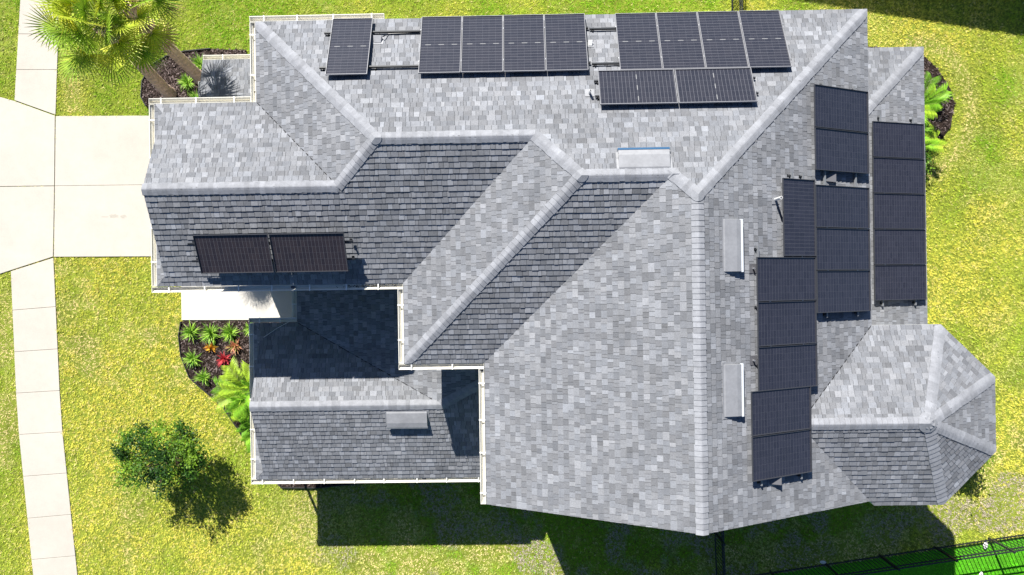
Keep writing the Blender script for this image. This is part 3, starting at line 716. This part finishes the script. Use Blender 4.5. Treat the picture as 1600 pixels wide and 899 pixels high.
place_panel('S', -7.12, -1.05, True, 'left one of two brownish panels on the garage wing', off=.31); place_panel('S', -5.25, -1.05, True, 'right one of two brownish panels on the garage wing', off=.31)
xE = 7.85
place_panel('E', xE, -4.25, False, 'topmost panel beside the right eave, below the hip'); place_panel('E', xE, -3.215, False, 'second panel down beside the right eave, above the small hood vent')
for i, t in enumerate(('upper', 'middle', 'lower')): place_panel('E', xE-.01, -1.84+i*PI, False, t+' panel of the stack of three under the small hood vent')
place_panel('E', 6.53, -1.54, True, 'upright narrow panel beside the white bent vent pipe')
for i, t in enumerate(('upper', 'middle', 'lower')): place_panel('E', 6.15, -.09+i*PI, False, t+' panel of the stack of three level with the two long ridge vents')
for i, t in enumerate(('upper', 'bottom')): place_panel('E', 5.95, 2.98+i*PI, False, t+' panel of the pair shifted toward the ridge, above the grey hood')
for i, t in enumerate(('first', 'second', 'third', 'fourth', 'fifth')): place_panel('SE', 10.97, -4.10+i*PI, False, t+' panel from the top on the low right hand roof strip')

def rail(k, a, b, label, off=.07, grp='mounting rails under the solar panels'):
    p = onplane(k, *a, off); q_ = onplane(k, *b, off); mb = MB()
    c0 = (p+q_)/2; d = (q_-p).normalized(); U = pl[k].up(); L_ = (q_-p).length
    root = empty('mounting_rail', c0, label, 'rail', grp)
    mb.bar(tuple(p-c0), tuple(q_-c0), .04, .05, up=U); mb.build('rail_bar', M['blackmetal'] if k in ('N', 'S') else M['rail'], root)
    n = max(2, int(L_/1.3)); al, dn, UU = frame_of(k)
    for i in range(n+1):
        s = (i/n-.5)*(L_-.16); cpos = d*s-U*(off/2+.01); mb = MB(); sd_ = d.cross(U)
        mb.bar(tuple(cpos+sd_*.03-U*.025), tuple(cpos+sd_*.03+U*.04), .05, .03, up=d); mb.bar(tuple(cpos-sd_*.02-U*.018), tuple(cpos+sd_*.09-U*.018), .07, .01, up=U)
        mb.build('foot', M['blackmetal'], root)
for y, t in ((-6.46, 'upper'), (-5.43, 'lower')):
    rail('N', (-4.92, y), (1.75, y), t+' long black rail joining the single panel to the left row of four')
    rail('N', (1.78, y+.04), (6.62, y+.04), t+' long black rail under the top right row of four')
for y, t in ((-4.9, 'upper'), (-4.48, 'lower')): rail('N', (1.8, y), (5.67, y), t+' rail under the two sideways panels near the top')
for y, t in ((-1.27, 'upper'), (-.85, 'lower')): rail('S', (-8.26, y), (-4.16, y), t+' rail under the two panels on the garage wing', off=.22)
for x, t in ((7.37, 'left'), (8.33, 'right')): rail('E', (x, -4.88), (x, .86), t+' rail running under the panels along the right eave')
for x, t in ((6.40, 'left'), (6.72, 'right')): rail('E', (x, -2.62), (x, -.55), t+' rail poking out above the upright narrow panel')
for x, t in ((5.42, 'left'), (6.55, 'right')): rail('E', (x, -.86 if x < 6 else -.6), (x, 4.68), t+' rail under the five panels nearest the long ridge')
for x, t in ((10.42, 'left'), (11.55, 'right')): rail('SE', (x, -4.82), (x, .72), t+' rail under the panels of the low right hand strip')

# ---------------------------------------------------------------- vegetation
def blade(mb, p, az, el, L_, wd, droop, col, seg=3, tip=None):
    """tapering strap from p"""
    d = Vector((math.cos(az)*math.cos(el), math.sin(az)*math.cos(el), math.sin(el))); s_ = Vector((-math.sin(az), math.cos(az), 0))
    pts = []; q_ = Vector(p); 
    for i in range(seg+1):
        f = i/seg; w_ = wd*(1-f**1.6)+.001; pts.append((q_-s_*w_/2, q_+s_*w_/2)); q_ = q_+d*(L_/seg); d = (d+Vector((0, 0, -droop/seg))).normalized()
    for i in range(seg): mb.face([tuple(pts[i][0]), tuple(pts[i][1]), tuple(pts[i+1][1]), tuple(pts[i+1][0])], col)

def fan_leaf(mb, base, az, el, pet, R, col, col2, rnd, nseg=26, stem=None):
    d = Vector((math.cos(az)*math.cos(el), math.sin(az)*math.cos(el), math.sin(el))); p = Vector(base)
    mid = p+d*pet*.5+Vector((0, 0, .02)); end = p+d*pet+Vector((0, 0, -.06*pet))
    stem.tube([tuple(p), tuple(mid), tuple(end)], [.016, .012, .009], 5)
    side = Vector((-math.sin(az), math.cos(az), 0)); nrm = d.cross(side)*-1 if False else side.cross(d)
    roll = rnd.uniform(-.9, .9)
    side = (side*math.cos(roll)+nrm*math.sin(roll)).normalized(); nrm = side.cross(d)
    for i in range(nseg):
        th = (i/(nseg-1)-.5)*math.radians(rnd.uniform(215, 225)); L_ = R*(.72+.28*math.cos(th*.62))*rnd.uniform(.88, 1.08)
        dd = (d*math.cos(th)+side*math.sin(th)).normalized(); sp = dd.cross(nrm).normalized()
        q_ = end+dd*.02; wd = .05*R; droopf = rnd.uniform(.4, 1.2); pts = []; u = dd.copy(); n_ = 4
        for s_ in range(n_+1):
            f = s_/n_; w_ = wd*(math.sin(min(f*2.2+.35, 1.57)) if f < .6 else (1-f)/.4)+.0015
            fold = nrm*(.012*(1 if i % 2 else -1)); pts.append((q_-sp*w_/2+fold*(f < .5), q_+sp*w_/2-fold*(f < .5)))
            q_ = q_+u*(L_/n_); u = (u+Vector((0, 0, -.26*droopf*(f+.15)))).normalized()
        c = [a*(1-(abs(th)/3.2))+b*(abs(th)/3.2) for a, b in zip(col, col2)]; k = rnd.uniform(.75, 1.25); c = tuple(x*k for x in c)
        for s_ in range(n_):
            tipk = c if s_ < n_-1 else tuple(a*.6+b*.4 for a, b in zip(c, (.42, .36, .14)))
            mb.face([tuple(pts[s_][0]), tuple(pts[s_][1]), tuple(pts[s_+1][1]), tuple(pts[s_+1][0])], tipk)

def palm(base, topp, n, seed, label, R=.75):
    rnd = random.Random(seed); b = Vector(W(*base)); t = Vector(W(*topp)); root = empty('palm_tree', b, label, 'palm tree', 'leaning palms beside the garage wing')
    mb = MB(); pts = []; rad = []; K = 40; off = t-b
    for i in range(K+1):
        f = i/K; pts.append(tuple(off*f+Vector((0, 0, .25*math.sin(f*math.pi)*.3)))); rad.append(.185-.025*f+(.014 if i % 2 else -.008)+(.05 if f > .75 else 0)*random.uniform(.5, 1.2)+(.06*(1-f*10) if f < .1 else 0))
    mb.tube(pts, rad, 16); mb.build('trunk', M['bark'], root, smooth=False)
    mb = MB()
    for i in range(46):      # old leaf bases below the crown
        f = rnd.uniform(.66, .98); a = rnd.uniform(0, 6.28); c0 = off*f; r = .17
        p0 = c0+Vector((math.cos(a)*r, math.sin(a)*r, 0)); p1 = p0+Vector((math.cos(a)*.10, math.sin(a)*.10, .16))
        mb.bar(tuple(p0), tuple(p1), .06, .02)
    mb.build('boots', M['bark'], root)
    fr = MB(); st = MB(); dead = MB(); ds = MB()
    G1 = (.22, .38, .03); G2 = (.44, .56, .05); Y1 = (.82, .72, .07)
    for i in range(n):
        az = i*2.39996+rnd.uniform(-.25, .25); f = i/n; el = math.radians(74-88*f**.85+rnd.uniform(-12, 12))
        k = rnd.random(); c1, c2 = (G1, G2) if k < .5 else (G2, Y1)
        fan_leaf(fr, off+Vector((0, 0, .05)), az, el, rnd.uniform(.7, 1.15)*(.65+.35*min(1, f*2+.3)), R*rnd.uniform(.85, 1.12), c1, c2, rnd, stem=st)
    fr.build('frond', M['leaf'], root, recalc=False); st.build('leaf_stalk', mat_stalk, root)
    for i in range(4):
        dead = MB(); az = rnd.uniform(0, 6.28); fan_leaf(dead, off-Vector((0, 0, .1)), az, math.radians(rnd.uniform(-35, -10)), .95, R*.75, (.40, .27, .13), (.55, .42, .24), rnd, nseg=18, stem=ds)
        o = dead.build('dead_frond', M['leaf'], root, recalc=False); o['label'] = 'dry brown fan leaf hanging under the green ones'
mat_stalk = mat('stalk', (.20, .26, .05), .5, .4)
palm((-11.95, -6.75, 0), (-10.95, -7.1, 5.4), 28, 3, 'left leaning palm with its bare trunk base nearer the driveway')
palm((-10.85, -7.25, 0), (-10.6, -7.75, 4.9), 26, 8, 'right leaning palm with its trunk against the small low roof')
palm_extra = None

def rosette(x, y, r, n, cols, label, name='bedding_plant', cat='plant', group=None, h=.35, z=.05, wd=.05):
    rnd = random.Random(int(x*971+y*331)); root = W(x, y, z); mb = MB(); o = None
    for i in range(n):
        az = rnd.uniform(0, 6.28); f = rnd.random(); el = math.radians(82-62*f); c = rnd.choice(cols); k = rnd.uniform(.7, 1.3)
        blade(mb, (rnd.gauss(0, .03), rnd.gauss(0, .03), 0), az, el, r*rnd.uniform(.55, 1.25)*(1.15-.2*f), wd, rnd.uniform(.5, 1.2), tuple(v*k for v in c), 4)
    o = mb.build(name, M['leaf'], None, recalc=False); o.location = root; o.scale = (rnd.uniform(.9, 1.12), rnd.uniform(.9, 1.12), 1)
    return tag(o, label, cat, group)
GR = [(.14, .32, .03), (.24, .46, .05), (.42, .62, .12), (.30, .50, .05)]
gq = 'green clumps in the mulch beds'
for (x, y, r, l) in ((-11.30, 1.38, .34, 'green strap leaved clump at the top left corner of the flower bed'), (-10.63, 1.42, .36, 'green strap leaved clump, middle of three under the entry path'),
    (-9.96, 1.42, .32, 'green strap leaved clump, right of three under the entry path'), (-9.25, 1.30, .26, 'small green clump half under the lower wing gutter'),
    (-11.26, 2.28, .34, 'green strap leaved clump at the left edge of the bed, under the corner clump'), (-10.90, 2.92, .28, 'lowest green clump near the curved black edging'),
    (-10.87, -7.73, .34, 'bright green clump between the right palm trunk and the low roof'), (-11.31, -7.12, .30, 'light green clump between the two palm trunks'),
    (-11.00, -6.55, .28, 'small green clump beside the top gutter of the garage wing'), (-7.55, .82, .2, 'tiny dark plant in the shaded corner of the entry')):
    rosette(x, y, r*1.1, 120, GR, l, group=gq, wd=.036)
rosette(-10.64, 1.93, .22, 55, [(.62, .32, .03), (.75, .45, .04), (.55, .22, .02)], 'small orange yellow croton in the middle of the bed', 'croton', 'plant', wd=.05)
rosette(-9.80, 1.88, .32, 60, [(.66, .36, .20), (.55, .22, .12), (.40, .36, .10)], 'peach coloured leafy plant above the red one', 'ti_plant', 'plant', wd=.055)
rosette(-10.18, 2.33, .32, 60, [(.50, .04, .06), (.62, .10, .10), (.36, .03, .05)], 'crimson red leafy plant beside the feathery palm', 'ti_plant', 'plant', wd=.055)

def feather_clump(x, y, nf, L_, seed, label, cat='palm', cols=((.24, .48, .03), (.38, .56, .04), (.15, .34, .02)), upf=35, group=None):
    """clumping feather palm: arching fronds with leaflets both sides"""
    rnd = random.Random(seed); root = empty('feather_palm', W(x, y, 0), label, cat, group); mb = MB(); st = MB()
    for i in range(nf):
        az = i*2.39996+rnd.uniform(-.3, .3); el = math.radians(rnd.uniform(upf, 82)); d = Vector((math.cos(az)*math.cos(el), math.sin(az)*math.cos(el), math.sin(el)))
        q_ = Vector((rnd.gauss(0, .12), rnd.gauss(0, .12), .05)); ln = L_*rnd.uniform(.75, 1.1); S = 16; pts = [q_.copy()]
        col = rnd.choice(cols); side = Vector((-math.sin(az), math.cos(az), 0))
        for s_ in range(S):
            q_ = q_+d*(ln/S); d = (d+Vector((0, 0, -.085))).normalized(); pts.append(q_.copy()); f = s_/S
            if f > .22:
                for sg in (-1, 1):
                    for sub in range(2):
                        bl = ln*.30*math.sin(min((f-.15)*2.6, 2.6))*rnd.uniform(.85, 1.1)+.04; w_ = .024; dirn = (d*.62+side*sg*.78+Vector((0, 0, .22))).normalized()
                        p0 = pts[-1]-d*(ln/S)*.5*sub; a = p0; b = p0+dirn*bl*.55; c = b+(dirn+Vector((0, 0, -.55))).normalized()*bl*.45; n_ = dirn.cross(Vector((0, 0, 1))).normalized()*w_/2
                        k = rnd.uniform(.75, 1.25); cc = tuple(v*k for v in col)
                        mb.face([tuple(a-n_*.5), tuple(a+n_*.5), tuple(b+n_), tuple(b-n_)], cc); mb.face([tuple(b-n_), tuple(b+n_), tuple(c)], cc)
        st.tube([tuple(p_) for p_ in pts], [.012*(1-.7*i_/S)+.002 for i_ in range(S+1)], 5)
    mb.build('foliage', M['leaf'], root, recalc=False); st.build('stem', mat_stalk, root)
feather_clump(-9.15, 3.45, 26, 1.25, 5, 'large bright green feathery palm clump against the left end of the lower wing')
feather_clump(-8.95, 4.45, 18, 1.05, 6, 'smaller feathery palm clump under the large one, reaching over the edging')
feather_clump(13.05, -5.75, 20, 1.15, 9, 'bright green arching palm at the right eave of the low roof strip', upf=25)
feather_clump(12.95, -4.75, 16, 1.0, 10, 'lower green arching palm beside the right eave, near dark foliage', upf=25)

def leafy_tree(x, y, trunk_h, cz, rx, ry, rz, nclump, per, seed, label, cat='tree', leaf=.05, cols=((.022, .065, .008), (.04, .11, .010), (.08, .17, .014), (.16, .28, .02)), spread=.17, name='shade_tree', off=(0, 0)):
    rnd = random.Random(seed); root = empty(name, W(x, y, 0), label, cat); tb = MB(); lb = MB()
    ctr = Vector((off[0], -off[1], cz))
    tb.tube([(0, 0, -.05), (.02, .01, trunk_h*.5), (off[0]*.5, -off[1]*.5, trunk_h), tuple(ctr)], [.075, .055, .045, .02], 8)
    for c in range(nclump):
        a = rnd.uniform(0, 6.28); u = rnd.uniform(-.75, 1); r = math.sqrt(max(0, 1-u*u))*rnd.uniform(.5, 1.15)
        p = ctr+Vector((math.cos(a)*r*rx, math.sin(a)*r*ry, u*rz*rnd.uniform(.6, 1)))
        tb.tube([(off[0]*.4, -off[1]*.4, trunk_h*.9), tuple((ctr+p)/2+Vector((0, 0, -.1))), tuple(p)], [.025, .014, .006], 5)
        s_ = spread*rnd.uniform(.6, 1.25); tone = rnd.choice(cols)
        for i in range(int(per*rnd.uniform(.6, 1.3))):
            d = Vector((rnd.gauss(0, s_), rnd.gauss(0, s_), rnd.gauss(0, s_*.6))); q_ = p+d; l = leaf*rnd.uniform(.6, 1.3)
            az = rnd.uniform(0, 6.28); ti = rnd.gauss(0, .5); ax = Vector((math.cos(az), math.sin(az), ti*.6)).normalized(); sd_ = Vector((-math.sin(az), math.cos(az), rnd.gauss(0, .4))).normalized()
            k = rnd.uniform(.7, 1.4); cc = tuple(v*k for v in tone)
            lb.face([tuple(q_-ax*l), tuple(q_+sd_*l*.42), tuple(q_+ax*l), tuple(q_-sd_*l*.42)], cc)
    tb.build('trunk', M['treebark'], root); lb.build('crown', M['leaf'], root, recalc=False)
leafy_tree(-11.65, 5.4, .8, 1.62, 1.25, 1.02, .72, 58, 150, 12, 'round dark green young tree on the front lawn', off=(0, -.1))
leafy_tree(14.15, 5.2, .3, .95, .55, .6, .75, 26, 110, 13, 'leafy bush tucked under the pointed right end of the roof', 'bush', name='leafy_bush', leaf=.06)
leafy_tree(13.1, -3.95, .1, .35, .38, .38, .25, 14, 120, 14, 'small dark bush at the lower end of the right hand bed', 'bush', name='dark_bush')

# ---------------------------------------------------------------- fences
def fence(pts_a, pts_b, label, panel=1.83, H=1.22, post_on_start=True):
    a = Vector(pts_a); b = Vector(pts_b); L_ = (b-a).length; d = (b-a)/L_; root = empty('picket_fence', W(a.x, a.y, 0), label, 'fence', 'black metal picket fences')
    def pt(s, z): return (d.x*s, -d.y*s, z)
    n = max(1, round(L_/panel)); step = L_/n
    rl = MB()
    for z in (.14, H-.18, H): rl.bar(pt(0, z), pt(L_, z), .034, .034)
    rl.build('rail', M['blackmetal'], root)
    pk = MB(); s = .1
    while s < L_-.03: pk.bar(pt(s, .05), pt(s, H-.01), .017, .017); s += .125
    pk.build('pickets', M['blackmetal'], root)
    for i in range(n+1):
        p = MB(); c = pt(i*step, 0); p.box(c[0]-.028, c[0]+.028, c[1]-.028, c[1]+.028, 0, H+.06); p.prism([(c[0]-.034, c[1]-.034, H+.075), (c[0]+.034, c[1]-.034, H+.075), (c[0]+.034, c[1]+.034, H+.075), (c[0]-.034, c[1]+.034, H+.075)], [(c[0]-.034, c[1]-.034, H+.055), (c[0]+.034, c[1]-.034, H+.055), (c[0]+.034, c[1]+.034, H+.055), (c[0]-.034, c[1]+.034, H+.055)])
        p.build('post', M['blackmetal'], root)
    return root
fence(F_R0, (24.7, F_R0[1]+(24.7-6.4)*(6.63-10)/23.6), 'long black picket fence running up to the right at the bottom right corner', H=1.15)
fence((6.27, 5.3), (6.39, 9.9), 'short black picket fence below the pointed gable', H=1.15)
fence((7.18, -6.6), (7.19, -14.0), 'black picket fence at the top edge, above the row of four panels', H=1.15)
def rock(x, y, r, label):
    bm = bmesh.new(); bmesh.ops.create_icosphere(bm, subdivisions=3, radius=r)
    for v in bm.verts:
        k = 1+.14*math.sin(v.co.x*14/r*.1+x)*math.cos(v.co.y*11/r*.1+y); v.co.x *= 1.5*k; v.co.y *= .8*k; v.co.z *= .4
    me = bpy.data.meshes.new('white_stone'); bm.to_mesh(me); bm.free(); me.materials.append(M['stone']); o = bpy.data.objects.new('white_stone', me); C.objects.link(o); o.location = W(x, y, .09); o.rotation_euler.z = .3*x
    tag(o, label, 'stone')
rock(15.39, 8.86, .10, 'white stone at the fence foot near the bottom right corner'); rock(15.22, 9.9, .09, 'white stone on the bright lawn beyond the fence, at the bottom edge')
rock(9.98, 9.42, .07, 'small pale stone on the shaded side of the fence')

# ---------------------------------------------------------------- neighbouring house that shades the top right lawn
nh = empty('neighbour_house', W(15, -19.0, 0), 'neighbouring house beyond the top right corner, seen only by its shadow', 'house')
ang = math.atan2(1.36, 7.45)
def npt(u, v, z): return (math.cos(ang)*u+math.sin(ang)*v, -math.sin(ang)*u+math.cos(ang)*v, z)
mb = MB(); mb.prism([npt(*p_, 4.8) for p_ in ((-7, -5), (9, -5), (9, 5), (-7, 5))], [npt(*p_, 0) for p_ in ((-7, -5), (9, -5), (9, 5), (-7, 5))]); mb.build('wall', M['stucco'], nh)
mb = MB(); e = [npt(-7.5, -5.5, 4.9), npt(9.5, -5.5, 4.9), npt(9.5, 5.5, 4.9), npt(-7.5, 5.5, 4.9)]; r0, r1 = npt(-2, 0, 7.1), npt(4, 0, 7.1)
for f in ([e[0], e[1], r1, r0], [e[2], e[3], r0, r1], [e[1], e[2], r1], [e[3], e[0], r0], e[::-1]): mb.face(f, (.2, .2, .2))
mb.build('roof', M['shingle'], nh)
